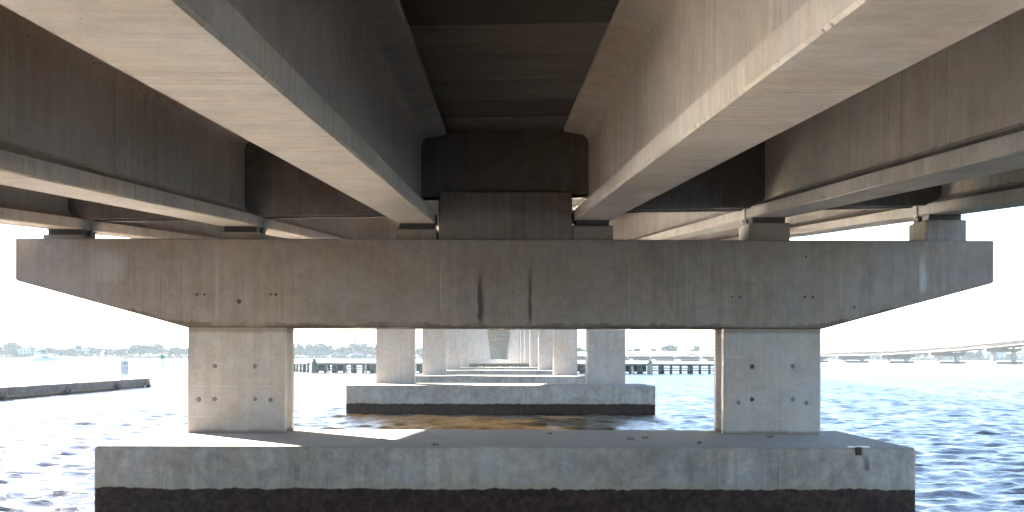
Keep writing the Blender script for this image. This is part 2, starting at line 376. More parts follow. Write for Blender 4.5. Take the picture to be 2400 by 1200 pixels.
M['redroof'] = simple('dull_tile_roof', (0.30, 0.20, 0.16), 0.8, var=0.1)
M['feather'] = simple('white_feathers', (0.78, 0.78, 0.77), 0.8, var=0.04)
M['wing'] = simple('pale_grey_feathers', (0.40, 0.42, 0.44), 0.8, var=0.06)
M['beak'] = simple('yellow_beak', (0.55, 0.33, 0.04), 0.5)
M['bark'] = simple('grey_bark', (0.12, 0.095, 0.075), 0.9, var=0.3)
M['sand'] = simple('bank_ground', (0.16, 0.15, 0.10), 0.95, var=0.4, scale=0.4)
M['shore'] = simple('shore_ground', (0.07, 0.08, 0.045), 0.95, var=0.4, scale=0.05)

def leaf_mat(name, a, b):
    t = NT(name); v = t.coords(); oi = t.n('ShaderNodeObjectInfo')
    c = t.mix(t.ramp(t.noise(v, 0.5, 3), 0.35, 0.65), rgb(*a), rgb(*b))
    hs = t.n('ShaderNodeHueSaturation'); t.set(hs.inputs['Value'], t.ramp(oi.outputs['Random'], 0, 1, 0.75, 1.25)); t.set(hs.inputs['Color'], c)
    t.set(t.p.inputs['Base Color'], hs.outputs[0]); t.p.inputs['Roughness'].default_value = 0.6; t.p.inputs['Specular IOR Level'].default_value = 0.25
    return t.m
M['leaf'] = leaf_mat('broad_leaves', (0.035, 0.060, 0.022), (0.075, 0.105, 0.04))
M['palm'] = leaf_mat('palm_fronds', (0.05, 0.07, 0.03), (0.09, 0.11, 0.05))

def water_mat():
    t = NT('brown_bay_water'); v = t.coords(False)
    c = t.mix(t.ramp(t.noise(v, 0.35, 4), 0.35, 0.65), rgb(0.036, 0.021, 0.006), rgb(0.056, 0.034, 0.011))
    t.set(t.p.inputs['Base Color'], c); t.p.inputs['Roughness'].default_value = 0.22; t.p.inputs['IOR'].default_value = 1.333
    h = t.math('ADD', t.math('MULTIPLY', t.noise(t.mapping(v, (0.9, 1.2, 1)), 1.7, 5, 0.6, 0.5), 0.75),
               t.math('ADD', t.math('MULTIPLY', t.noise(t.mapping(v, (1.0, 1.2, 1)), 5.0, 5, 0.6, 0.5), 0.34),
                      t.math('MULTIPLY', t.noise(t.mapping(v, (1, 1.2, 1)), 14.0, 4, 0.6, 0.4), 0.13)))
    ln = t.n('ShaderNodeVectorMath', operation='LENGTH'); t.t.links.new(v, ln.inputs[0])   # where the sheet is too coarse for the chop, relief takes over
    b = t.n('ShaderNodeBump'); b.inputs['Strength'].default_value = 1.0; t.set(b.inputs['Distance'], t.ramp(ln.outputs['Value'], 45.0, 220.0, 0.09, 0.30))
    t.t.links.new(h, b.inputs['Height']); t.t.links.new(b.outputs[0], t.p.inputs['Normal'])
    t.t.nodes.remove(t.p)
    df = t.n('ShaderNodeBsdfDiffuse'); t.set(df.inputs['Color'], c); t.t.links.new(b.outputs[0], df.inputs['Normal'])
    gl = t.n('ShaderNodeBsdfAnisotropic', distribution='BECKMANN'); gl.inputs['Roughness'].default_value = 0.22; gl.inputs['Color'].default_value = (1, 1, 1, 1)
    t.t.links.new(b.outputs[0], gl.inputs['Normal'])
    fr = t.n('ShaderNodeFresnel'); fr.inputs['IOR'].default_value = 1.333; t.t.links.new(b.outputs[0], fr.inputs['Normal'])
    mx = t.n('ShaderNodeMixShader'); t.t.links.new(fr.outputs[0], mx.inputs[0])
    t.t.links.new(df.outputs[0], mx.inputs[1]); t.t.links.new(gl.outputs[0], mx.inputs[2]); t.t.links.new(mx.outputs[0], t.out.inputs[0])
    return t.m
M['water'] = water_mat()

# ------------------------------------------------------------------ water: one sheet to the horizon, real waves
def build_water():
    fine = np.radians(np.arange(-31, 31.001, 0.1))
    rest = np.radians(np.arange(31, 329.0, 3.0))[1:]
    ang = np.concatenate([fine, rest]); na = len(ang)
    r = [1.5]
    while r[-1] < 14: r.append(r[-1] * 1.06)
    while r[-1] < 220: r.append(r[-1] * 1.0036)
    while r[-1] < 4200: r.append(r[-1] * 1.035)
    r = np.array(r); nr = len(r)
    A, R = np.meshgrid(ang, r)
    x = R * np.sin(A); y = R * np.cos(A)
    stepr = np.gradient(r)[:, None] * np.ones((1, na))
    da = np.abs(np.gradient(ang)); da = np.minimum(da, np.radians(3))
    step = np.maximum(stepr, R * da[None, :])
    dx = np.zeros_like(x); dy = np.zeros_like(x); z = np.zeros_like(x)
    wr = np.random.default_rng(3)
    K = 120
    lam = np.exp(wr.uniform(np.log(0.30), np.log(2.3), K))
    main = math.radians(205)                  # the waves run towards the camera and to the left
    for l in lam:
        th = main + wr.normal(0, 1.0); k = 2 * math.pi / l
        slope = 0.0265 * (1.0 if l > 0.8 else 0.9) * wr.uniform(0.5, 1.3)
        a = slope / k
        ph = k * (x * math.sin(th) + y * math.cos(th)) + wr.uniform(0, 6.283)
        fade = np.clip((l / step - 2.0) / 2.0, 0, 1)
        c, s = np.cos(ph), np.sin(ph)
        z += a * c * fade; q = 0.85 * a * fade
        dx -= q * s * math.sin(th); dy -= q * s * math.cos(th)
    V = np.stack([x + dx, y + dy, z], -1).reshape(-1, 3)
    i = np.arange(nr - 1)[:, None] * na; j = np.arange(na)[None, :]; jn = (j + 1) % na
    F = np.stack([i + j, i + jn, i + na + jn, i + na + j], -1).reshape(-1, 4)[:, ::-1]
    # inner disc
    V = np.concatenate([V, [[0, 0, 0]]]); ctr = len(V) - 1
    me = raw_mesh('water', V, F.ravel(), 4, M['water'], True)
    o = bpy.data.objects.new('water', me); COL.objects.link(o); tag(o, kind='structure')
    bm = bmesh.new(); bm.from_mesh(me); bm.verts.ensure_lookup_table()
    for q in range(na): bm.faces.new((bm.verts[ctr], bm.verts[(q + 1) % na], bm.verts[q])).smooth = True
    bmesh.ops.recalc_face_normals(bm, faces=bm.faces)
    bm.normal_update(); bm.to_mesh(me); bm.free()
    if me.polygons[5000].normal.z < 0: me.flip_normals()
build_water()

# land: the bank the picture is taken from (behind the camera), the far shore, the causeway at the far end of the bridge
def land(name, mat, outline, top, skirt=-1.2, inset=6.0):
    pts = [Vector((p[0], p[1], 0)) for p in outline]; c = sum(pts, Vector()) / len(pts)
    m = MB(); ring0 = [(p.x, p.y, skirt) for p in pts]
    ring1 = []
    for p in pts:
        d = (c - p); d = d / max(d.length, 1e-6) * inset; ring1.append((p.x + d.x, p.y + d.y, top))
    m.loft([ring0, ring1], caps=True)
    return tag(m.build(name, mat), kind='structure')
land('shore_bank', M['sand'], [(-150, -250), (150, -250), (150, -14), (60, -11), (-60, -12), (-150, -16)], 0.9, inset=5)
sh = [(-1500, 2600), (-1500, 1440)]
for i in range(0, 31): sh.append((-1450 + i * 100, 1455 + 14 * math.sin(i * 1.7) + 8 * math.sin(i * 0.6)))
sh += [(1560, 1440), (1560, 2600)]
m = MB(); m.loft([[(x, y, -1.2) for x, y in sh], [(x, y + (4 if y < 1600 else 0), 0.9) for x, y in sh], [(x, y + (160 if y < 1600 else 0), 3.0) for x, y in sh]])
tag(m.build('far_shore', M['shore']), kind='structure')
m = MB(); m.loft([[(-19, 842, -1.2), (19, 842, -1.2), (19, 1470, -1.2), (-19, 1470, -1.2)], [(-14, 848, 1.5), (14, 848, 1.5), (14, 1470, 1.5), (-14, 1470, 1.5)]])
tag(m.build('causeway', M['shore']), kind='structure')

# ------------------------------------------------------------------ the bridges
SP = 45.1; D0 = 29.97                         # span length, distance of the nearest pier
GX = [(-2.5 + i) * 3.706 for i in range(6)]   # lateral places of the six girders
CAP_H = 1.856
def cap_bottom(D):                            # underside of the pier caps over the eye: a 5.6 % climb, a crest, a 4.1 % descent
    a, b = 0.056, -0.041
    up = lambda d: 0.59 + a * (d - D0)
    dn = lambda d: 0.041 * (840 - d)
    s, e = 166.0, 566.0
    if D <= s: return up(D)
    if D >= e: return dn(D)
    return up(s) + a * (D - s) + (b - a) / (2 * (e - s)) * (D - s) ** 2

def girder_profile(fine=True):
    """half outline (x, z) of a bulb tee, bottom to top"""
    p = [(0.37, 0.0), (0.39, 0.02), (0.39, 0.215)]
    if fine:
        p += [(0.20, 0.300), (0.145, 0.335), (0.11, 0.385), (0.095, 0.45)]
        for k in range(0, 7):
            a = math.radians(15 * k); r = 0.19
            p.append((0.095 + r - r * math.cos(a), 1.615 + r * math.sin(a)))
        p += [(0.60, 1.855), (0.62, 1.875), (0.62, 1.97)]
    else:
        p += [(0.10, 0.40), (0.10, 1.66), (0.62, 1.86), (0.62, 1.97)]
    return p

def make_girder(xg, y0, y1, zb0, zb1, mat, parent, fine=True):
    h = girder_profile(fine)
    prof = [(xg + x, z) for x, z in h] + [(xg - x, z) for x, z in reversed(h)]
    m = MB(); m.prism_y(prof, y0, y1, zb0, zb1)
    o = m.build('girder', mat, parent)
    if fine:
        for f in o.data.polygons:
            if abs(f.normal.y) < 0.5 and f.area > 0: f.use_smooth = True
        try: o.data.set_sharp_from_angle(angle=math.radians(22))
        except Exception: pass
    return o

def make_span(name, loc, rz, length, z0, z1, label, group, near=False, panels=False, mats=True):
    """z0, z1: top of the pier caps at both ends. Local y runs along the bridge."""
    t = empty(name, loc, rz, label, 'bridge span', group)
    ybeg, yend = 0.07, length - 0.07
    for xg in GX:
        off = 0.414 + 0.0194 * xg
        make_girder(xg, ybeg, yend, z0 + off, z1 + off, M['girder'], t, near)
    def sheet(name, x0, x1, zt, zb, mat, ya=0.0, yb=length, parent=t):
        m = MB(); za = z0 + (z1 - z0) * ya / length; zc = z0 + (z1 - z0) * yb / length
        f = lambda x: 0.414 + 0.0194 * x
        vs = []
        for yy, zz in ((ya, za), (yb, zc)):
            vs += [(x0, yy, zz + f(x0) + zb), (x1, yy, zz + f(x1) + zb), (x1, yy, zz + f(x1) + zt), (x0, yy, zz + f(x0) + zt)]
        m.mesh(vs, [(0, 1, 2, 3), (7, 6, 5, 4), (0, 4, 5, 1), (1, 5, 6, 2), (2, 6, 7, 3), (3, 7, 4, 0)])
        return m.build(name, mat, parent)
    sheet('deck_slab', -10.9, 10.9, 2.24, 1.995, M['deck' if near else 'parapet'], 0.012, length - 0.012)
    for s in (-1, 1):
        xa, xb = (-10.9, -10.55) if s < 0 else (10.55, 10.9)
        sheet('parapet', xa, xb, 3.05, 2.243, M['parapet'], 0.012, length - 0.012)
    if panels:                                 # stay-in-place form panels between the top flanges
        pl = 2.45; n = int((length - 0.8) / pl)
        for b in range(5):
            x0, x1 = GX[b] + 0.59, GX[b + 1] - 0.59
            for k in range(n):
                ya = 0.4 + k * pl
                lower = 1.976 + (0.0 if (k * 7 + b * 3) % 5 else -0.012)
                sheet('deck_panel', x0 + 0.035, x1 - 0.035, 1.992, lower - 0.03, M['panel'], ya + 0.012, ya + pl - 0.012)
    for ya, yb in ((0.38, 0.66), (length - 0.66, length - 0.38)):
        for b in range(5):
            drop = 0.55 if b == 2 else 0.20
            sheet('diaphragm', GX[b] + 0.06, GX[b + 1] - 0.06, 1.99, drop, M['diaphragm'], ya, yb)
    return t

def column_outline(cx, hw=1.02, y0=-0.67, y1=0.68, rec=0.11):
    a, b, c, d = y0 + 0.33, y0 + 0.41, y1 - 0.39, y1 - 0.31
    L, R = cx - hw, cx + hw; ch = 0.03
    return [(L + ch, y0), (R - ch, y0), (R, y0 + ch), (R, a), (R - rec, b), (R - rec, c), (R, d), (R, y1 - ch), (R - ch, y1), (L + ch, y1), (L, y1 - ch),
            (L, d), (L + rec, c), (L + rec, b), (L, a), (L, y0 + ch)]

def make_pier(loc, rz, foot_top, cbot, label, group, foot_half=7.43, near=False, mark=0, pads=True):
    """local origin at water level below the pier's centre; cbot = underside of the cap over the water"""
    t = empty('concrete_pier', loc, rz, label, 'bridge pier', group)
    ctop = cbot + CAP_H
    mf = MB(); mf.box(-foot_half, foot_half, -4.77, 1.10, -1.2, foot_top)
    mf.build('footing', M['footing_near' if near else 'footing'], t, 0.06, 3)
    for sx in (-1, 1):
        cx = sx * 5.63
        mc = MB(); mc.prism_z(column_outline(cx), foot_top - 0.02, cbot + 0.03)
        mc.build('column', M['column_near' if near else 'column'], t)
    mp = MB(); h = 10.24; zb = cbot; ze = ctop - 0.90
    prof = [(-h, ze + 0.03), (-h + 0.06, ze), (-6.66, zb), (6.66, zb), (h - 0.06, ze), (h, ze + 0.03), (h, ctop), (-h, ctop)]
    mp.prism_y(prof, -0.77, 0.70)
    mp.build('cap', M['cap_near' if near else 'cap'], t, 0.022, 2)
    mb = MB(); mb.box(-1.385, 1.41, -0.73, 0.60, ctop - 0.01, ctop + 1.0); mb.build('shear_block', M['block'], t, 0.02, 2)
    for xg in GX:
        gb = ctop + 0.414 + 0.0194 * xg
        mq = MB(); mq.box(xg - 0.43, xg + 0.43, -0.68, 0.52, ctop - 0.01, gb - 0.15)
        pd = mq.build('pedestal', M['cap'], t, 0.015, 1)
        if pads:
            for ya, yb in ((-0.62, -0.16), (0.12, 0.48)):
                m2 = MB(); m2.box(xg - 0.34, xg + 0.34, ya, yb, gb - 0.152, gb - 0.03); m2.build('bearing_pad', M['rubber'], pd)
                m2 = MB(); m2.box(xg - 0.37, xg + 0.37, ya - 0.02, yb + 0.02, gb - 0.03, gb + 0.004); m2.build('bearing_plate', M['steel'], pd)
    return t

def disc(name, mat, parent, x, z, y, r, n=10, jag=0.12, depth=0.012):
    m = MB(); rr = [r * (1 + rng.uniform(-jag, jag)) for _ in range(n)]
    a = [(x + rr[i] * math.cos(6.283 * i / n), y - depth, z + rr[i] * math.sin(6.283 * i / n)) for i in range(n)]
    b = [(x + 1.08 * (p[0] - x), y + 0.02, z + 1.08 * (p[2] - z)) for p in a]
    m.loft([b, a], caps=True)
    return m.build(name, mat, parent)

# piers of the near bridge
def ctop_at(D): return EYE + cap_bottom(D) + CAP_H
NP = 18
pier_lab = {0: 'nearest concrete pier across the picture with two black streaks on its long cap',
            1: 'second concrete pier seen through the gap between the nearest pier\'s two columns',
            2: 'third concrete pier, its columns showing just inside those of the second pier',
            3: 'fourth concrete pier, low grey footing behind the third pier and before the timber fender',
            4: 'fifth concrete pier, last one standing before the timber channel fender',
            5: 'first concrete pier rising beyond the timber channel fender',
           6: 'second concrete pier beyond the timber fender, its columns just inside the first one there',
           7: 'third concrete pier beyond the timber fender, pale and hazy'}
piers = []
for k in range(NP):
    D = D0 + SP * k
    ft = 1.266 if k != 1 else 1.425
    lab = pier_lab.get(k, 'hazy pale pier in the receding colonnade far beyond the timber fender')
    grp = 'piers of the near bridge' if k < 6 else 'far piers of the receding colonnade'
    piers.append(make_pier((PIER_X, D, 0), 0, ft, EYE + cap_bottom(D), lab, grp, 7.43 if k != 1 else 7.80, near=(k == 0), pads=(k < 3)))

# tie-hole plugs, rust bracket and debris on the nearest pier
P0 = piers[0]; yc = -0.67
def at_x(px, d=29.3): return (px - 1168) / 3270 * d - PIER_X
def at_z(py, px=1168, d=29.3): return EYE + (835 + (px - 1168) * 0.0026 - py) / 3270 * d
for px, py, mt, r in [(504, 858, 'plug', .050), (598, 858, 'plug', .050), (503, 935, 'plug', .050), (598, 935, 'plug', .046), (466, 936, 'plug', .055), (634, 937, 'plug', .045),
                      (1763, 859, 'plug2', .050), (1858, 859, 'plug', .050), (1763, 936, 'plug2', .050), (1858, 936, 'plug', .046), (1731, 944, 'plug', .042), (1890, 944, 'plug', .046)]:
    disc('tie_plug', M[mt], P0, at_x(px), at_z(py, px), -0.67, r, depth=0.004)
for px, py, r in [(461, 690, .034), (479, 690, .03), (560, 707, .05), (634, 690, .026), (646, 690, .032), (1716, 696, .022), (1735, 696, .022), (1886, 696, .027), (1905, 697, .027), (2002, 720, .028), (1888, 602, .024)]:
    disc('tie_plug', M['plug2'], P0, at_x(px, 29.2), at_z(py, px, 29.2), -0.77, r, depth=0.004)
m = MB(); m.box(6.33, 6.44, -4.80, -4.6, 1.13, 1.275); m.build('rusty_bracket', M['rust'], P0, 0.01, 1)
m = MB(); m.box(6.22, 6.60, -4.74, -4.60, 1.264, 1.285); m.build('bracket_plate', M['white'], P0)

# spans of the near bridge; span 0 hangs over the camera and starts at an abutment on the bank
zA = ctop_at(D0 - SP)
s0 = make_span('bridge_span', (PIER_X, D0 - SP, 0), 0, SP, zA, ctop_at(D0),
               'bridge span right overhead, six big concrete girders converging on the nearest pier', 'spans of the near bridge', True, True)
s1 = make_span('bridge_span', (PIER_X, D0, 0), 0, SP, ctop_at(D0), ctop_at(D0 + SP),
               'second bridge span, its sunlit girders showing just over the nearest pier cap', 'spans of the near bridge', True, True)
for k in range(1, NP - 1):
    D = D0 + SP * k
    if k == 1: lab, grp = 'third bridge span carried between the second and third piers of the colonnade', 'spans of the near bridge'
    else: lab, grp = 'hazy bridge span of the receding bridge, framed between the two rows of columns', 'far spans of the near bridge'
    make_span('bridge_span', (PIER_X, D, 0), 0, SP, ctop_at(D), ctop_at(D + SP), lab, grp, False)
ab = empty('bridge_abutment', (PIER_X, D0 - SP - 1.0, 0), 0, 'concrete abutment wall on the bank holding the near end of the bridge', 'abutment')
m = MB(); m.box(-10.9, 10.9, -2.0, 0.9, -1.0, zA); m.build('abutment_wall', M['cap'], ab, 0.03)
m = MB(); m.box(-10.9, 10.9, -2.0, -1.0, zA, zA + 2.6); m.build('back_wall', M['cap'], ab, 0.03)
DE = D0 + SP * (NP - 1)
ab = empty('bridge_abutment', (PIER_X, DE + 2.0, 0), 0, 'hazy abutment closing the colonnade at the far end of the bridge', 'abutment')
m = MB(); m.box(-10.9, 10.9, 0.5, 3.0, -1.0, ctop_at(DE) + 2.6); m.build('abutment_wall', M['cap'], ab, 0.03)

# ---- the other bridge, crossing the bay on the right
FY0, FA, FB, FC = 1090.3, 0.092627, 0.0118305, -0.0395398
fd = Vector((FB, FC, 0)); fd.normalize()       # towards the camera and to the right
ft_ = Vector((-fd.y, fd.x, 0))                 # across the bridge, to the right
f_rz = math.atan2(-fd.x, fd.y) + math.pi       # local +y points away from the camera
def far_point(n):
    p = Vector((FY0 * (FA + FB * n), FY0 * (1 + FC * n), 0))
    return p + ft_ * 10.24
def far_cb(n):                                 # underside of the caps over the water
    tab = {7: 1.55, 8: 2.15, 9: 3.45, 10: 5.4, 11: 7.8, 12: 10.3}
    return 1.35 if n < 7 else tab[n]
far_lab = {0: 'low hazy far bridge pier just right of the second pier\'s right column', 1: 'low hazy far bridge pier behind the pale marker post on the fender corner',
           2: 'low hazy far bridge pier behind the open fender wing, middle of three there', 3: 'low hazy far bridge pier close to the left edge of the near pier\'s right column',
           -2: 'low hazy far bridge pier in the gap left of the second pier\'s right column', 10: 'tallest concrete pier of the far bridge, at the picture\'s right edge', 9: 'far bridge pier next to the tallest one, deck already climbing above it',
           8: 'far bridge pier third from the picture\'s right edge, beside a light pole', 7: 'far bridge pier low over the water, next right of the near pier\'s right column'}
for n in range(-4, 12):
    p = far_point(n)
    lab = far_lab.get(n, 'low hazy pier of the far bridge standing behind the timber fender rails' if n < 4 else 'low hazy far bridge pier hidden partly by the right column')
    grp = 'piers of the far bridge'
    if n == 11: lab = 'high far bridge pier just past the tallest one in view'
    make_pier((p.x, p.y, 0), f_rz, 0.95, far_cb(n), lab, grp, pads=False)
for n in range(-4, 11):
    p = far_point(n + 1); q = far_point(n)
    lab = {0: 'level far bridge span starting right of the second pier\'s right column', 1: 'level far bridge span right of the pale marker post', 2: 'level far bridge span under the broad domed tree',
           -2: 'level far bridge span in the gap left of the second pier\'s right column', 10: 'highest span of the far bridge climbing to the right', 9: 'climbing far bridge span left of the highest one in view', 8: 'gently climbing far bridge span beside the light pole',
           7: 'far bridge span beginning to climb, right of the right column'}.get(n, 'level hazy span of the far bridge above the timber fender' if n < 4 else 'level hazy far bridge span behind the right column')
    make_span('bridge_span', (p.x, p.y, 0), f_rz, (p - q).length, far_cb(n + 1) + CAP_H, far_cb(n) + CAP_H, lab, 'spans of the far bridge')

def far_deck(n, side):
    k = math.floor(n); f = n - k
    p = far_point(n) + ft_ * (side * 10.4)
    z = far_cb(k) * (1 - f) + far_cb(k + 1) * f + CAP_H + 0.414 + 3.05 + 0.0194 * 10.4 * side * 1
    return p, z
def light_pole(n, side, h, label, group='light poles on the far bridge'):
    p, z = far_deck(n, side)
    t = empty('street_lamp', (p.x, p.y, z - 0.02), 0, label, 'street lamp', group)
    m = MB(); m.tube((0, 0, 0), (0, 0, h), 0.12, 0.07, 8); m.build('pole', M['alu'], t)
    m = MB(); m.box(-0.2, 0.2, -0.2, 0.2, 0, 0.35); m.build('pole_base', M['alu'], t)
    m = MB(); m.tube((0, 0, h - 0.1), (-side * 2.0, 0, h + 0.35), 0.05, 0.04, 6); m.build('arm', M['alu'], t)
    m = MB(); m.box(-side * 2.0 - 0.35, -side * 2.0 + 0.35, -0.12, 0.12, h + 0.27, h + 0.40); m.build('lamp_head', M['alu'], t, 0.03, 1)
light_pole(7.93, -1, 8.6, 'grey light pole above the far bridge, left one of the two clear ones')
light_pole(9.52, -1, 9.6, 'grey light pole above the climbing part of the far bridge')
light_pole(9.25, 1, 9.0, 'faint light pole behind the clear one on the climbing far bridge')
light_pole(6.45, 1, 8.6, 'faint light pole on the far bridge right beside the near pier\'s right column')
p, z = far_deck(7.45, -1)
sg = empty('road_sign', (p.x, p.y, z), 0, 'small green road sign standing on the far bridge parapet', 'road sign')
m = MB(); m.box(-0.75, 0.75, -0.03, 0.03, 0.7, 1.6); m.build('sign_panel', M['signgreen'], sg)
for sx in (-0.5, 0.5):
    m = MB(); m.tube((sx, 0.06, -0.05), (sx, 0.06, 1.5), 0.04); m.build('post', M['alu'], sg)

# ------------------------------------------------------------------ timber channel fender
FD = 243.0
def fx(px, d=FD): return (px - 1168) / 3270 * d
def fender(name, label, pts, spacing, ztop, dense):
    """pts: two ends of the run"""
    a, b = Vector(pts[0]), Vector(pts[1]); L = (b - a).length; d = (b - a) / L
    rz = math.atan2(d.y, d.x)
    t = empty(name, (a.x, a.y, 0), rz, label, 'fender')
    n = int(L / spacing)
    single = MB(); single.tube((0, 0, -1.0), (0, 0, ztop - 0.1), 0.25, 0.22, 8)
    sme = single.data('pile', M['timber'])
    wet = MB(); wet.tube((0, 0, -1.0), (0, 0, 0.32), 0.262, 0.258, 8); wme = wet.data('wet_sleeve', M['wetpile'])
    cl = MB()
    for k in range(3): cl.tube((0.34 * (k - 1), 0.15 * (k % 2), -1.0), (0.30 * (k - 1), 0.15 * (k % 2), ztop - 0.08 - 0.05 * k), 0.22, 0.2, 8)
    cme = cl.data('pile_cluster', M['timber'])
    cw = MB()
    for k in range(3): cw.tube((0.34 * (k - 1), 0.15 * (k % 2), -1.0), (0.33 * (k - 1), 0.15 * (k % 2), 0.34), 0.232, 0.228, 8)
    cwm = cw.data('wet_sleeve', M['wetpile'])
    br = MB(); br.tube((0.15, 0.9, -0.8), (-0.25, 0.32, ztop - 0.45), 0.16, 0.14, 7); bme = br.data('batter_pile', M['pale'])  # sunlit look of the braces put into a paler timber colour
    for k in range(n + 1):
        x = k * L / n
        clus = (k % 3 == 1) if not dense else (k % 2 == 0)
        o = bpy.data.objects.new('pile_cluster' if clus else 'pile', cme if clus else sme); COL.objects.link(o); o.parent = t
        o.location = (x, -0.05, rng.uniform(-0.05, 0.05)); o.rotation_euler = (rng.uniform(-.02, .02), rng.uniform(-.02, .02), rng.uniform(-.2, .2))
        w = bpy.data.objects.new('wet_sleeve', cwm if clus else wme); COL.objects.link(w); w.parent = o
        if dense and k % 2 == 1:
            q = bpy.data.objects.new('batter_pile', bme); COL.objects.link(q); q.parent = t; q.location = (x + 0.55, -0.75, 0)
    for i, (z, hh) in enumerate(((0.42, 0.17), (0.86, 0.17), (1.30, 0.17))):
        m = MB(); m.box(-0.4, L + 0.4, 0.27, 0.42, z - hh / 2 + 0.05, z + hh / 2 + 0.05); m.build('rail', M['timberdark'], t)
    if dense:
        m = MB(); m.box(-0.5, L + 0.5, -0.45, 0.85, ztop - 0.07, ztop); m.build('walkway', M['walk'], t)
        m = MB(); m.box(-0.5, L + 0.5, -0.50, -0.38, ztop - 0.34, ztop - 0.08); m.build('fascia_board', M['walk'], t)
        for k in range(int(L / 2.9)):
            if k % 3 == 2: continue
            m = MB(); m.box(k * 2.9 + 0.1, k * 2.9 + 2.5, 0.45, 0.52, 0.25, 1.35); m.build('backing_board', M['timberdark'], t)
    else:
        m = MB(); m.box(-0.5, L + 0.5, -0.32, 0.30, ztop - 0.16, ztop); m.build('cap_beam', M['timberdark'], t)
    return t
fender('channel_fender', 'long grey timber fender with walkway crossing the water under the bridge', [(fx(740), FD, 0), (fx(1522), FD, 0)], 1.62, 1.68, True)
fender('fender_wing', 'open railed timber fender wing right of the second pier', [(fx(1528), FD + 0.4, 0), (fx(1712), FD + 2, 0)], 1.66, 1.62, False)
fender('fender_wing', 'short open timber fender wing beside the near pier\'s left column', [(fx(660, 282), 282, 0), (fx(726, 250), 248, 0)], 4.2, 1.62, False)
def marker_post(px, label, mat, top):
    t = empty('marker_post', (fx(px), FD - 0.3, 0), 0, label, 'marker post')
    m = MB()
    for k in range(5):
        a = 6.283 * k / 5; m.tube((0.42 * math.cos(a), 0.42 * math.sin(a), -1), (0.26 * math.cos(a), 0.26 * math.sin(a), 2.05 - 0.08 * k), 0.2, 0.18, 7)
    m.build('pile_cluster', M[mat], t)
    m = MB(); m.box(-0.24, 0.24, -0.24, 0.24, 1.9, 2.35); m.build('lamp_box', M[mat], t, 0.03, 1)
    m = MB(); m.tube((0, 0, 2.35), (0, 0, top), 0.09, 0.06, 8); m.build('lantern', M['white'], t)
    m = MB(); m.tube((0, 0, top), (0, 0, top + 0.1), 0.12, 0.02, 8); m.build('lantern_cap', M['timberdark'], t)
marker_post(737, 'dark pile cluster with a lantern at the left corner of the long timber fender', 'timber', 2.72)
marker_post(1523, 'pale pile cluster with a lantern at the right corner of the long timber fender', 'pale', 2.60)

# ------------------------------------------------------------------ old seawall on the left with its sign and gull
WX = -32.5; WY0, WY1 = 58.0, 128.5
sw = empty('seawall', (WX, WY0, 0), 0, 'old low concrete seawall running out into the water, stained dark', 'seawall')
SWT = 0.80; Lw = WY1 - WY0
m = MB(); nseg = 60; prof_r = []
for i in range(nseg + 1):
    y = Lw * i / nseg; j = lambda s: rng.uniform(-s, s)
    prof_r.append([(-0.5 + j(.015), y, SWT - 0.50 + j(.02)), (0.42 + j(.02), y, SWT - 0.50 + j(.025)), (0.42 + j(.02), y, SWT + j(.015)), (-0.5 + j(.015), y, SWT + j(.012))])
m.loft(prof_r); m.build('cap_beam', M['seawall'], sw)
y = 0.2; k = 0
while y < Lw - 1.6:
    w_ = rng.choice([1.3, 1.5, 1.7, 2.2])
    m = MB(); m.box(0.05 + rng.uniform(-.02, .02), 0.2, y, y + w_ - 0.04, -1.0, SWT - 0.46)
    if rng.random() < 2: m.build('wall_panel', M['seapanel'], sw, 0.01, 1)
    y += w_; k += 1
for y in (4.6, 18.2, 31.9, 45.7, 59.3, 69.2):
    m = MB(); m.tube((1.05, y + 0.35, -1.0), (0.42, y, SWT - 0.36), 0.26, 0.25, 8); m.build('batter_pile', M['wetpile'], sw)
    m = MB(); m.box(0.40, 0.62, y - 0.28, y + 0.28, SWT - 0.62, SWT - 0.22); m.build('pile_head', M['seawall'], sw, 0.04, 1)

SYs = 120.8
sg = empty('water_sign', (WX + 0.1, SYs, SWT), math.radians(6), 'pale grey sign board on two thin posts standing on the seawall', 'sign')
zb_, zt_ = 0.40, 1.66
m = MB(); m.box(-0.29, 0.36, -0.02, 0.02, zb_, zt_); m.build('sign_panel', M['signface'], sg, 0.012, 1)
m = MB(); m.box(-0.02, 0.02, 0, 0.62, zb_ - 0.05, zt_ - 0.1); m.build('rear_panel', M['signgreen'], sg, loc=(-0.345, 0.03, 0), rot=(0, 0, math.radians(14)))
for sx in (-0.18, 0.20):
    m = MB(); m.tube((sx, 0.05, 0.0), (sx, 0.05, zt_ - 0.1), 0.028, n=8); ps = m.build('post', M['alu'], sg)
    m = MB(); m.tube((sx, 0.05, 0.0), (sx, 0.05, 0.14), 0.11, 0.04, 8); m.build('post_foot', M['wetpile'], ps)
def lettering(txt, size, x, z):
    cu = bpy.data.curves.new('lettering', 'FONT'); cu.body = txt; cu.size = size; cu.align_x = 'CENTER'; cu.extrude = 0.002
    cu.resolution_u = 3; tmp = bpy.data.objects.new('lettering_curve', cu); COL.objects.link(tmp)
    me = bpy.data.meshes.new_from_object(tmp); me.name = 'lettering'; bpy.data.objects.remove(tmp); bpy.data.curves.remove(cu)
    me.materials.clear(); me.materials.append(M['letter'])
    o = bpy.data.objects.new('lettering', me); COL.objects.link(o)
    o.parent = sg; o.location = (x, -0.026, z); o.rotation_euler = (math.radians(90), 0, 0)
lettering('NO WAKE', 0.145, 0.06, 0.94); lettering('SLOW ZONE', 0.12, 0.06, 0.72); lettering('ALL YEAR', 0.075, 0.06, 0.54); lettering('AREA', 0.075, 0.06, 1.17)
m = MB()
prof_s = [(-0.16, 0), (-0.05, 0.09), (0.06, 0.12), (0.17, 0.07), (0.27, 0.01), (0.16, -0.015), (0.0, 0.0)]
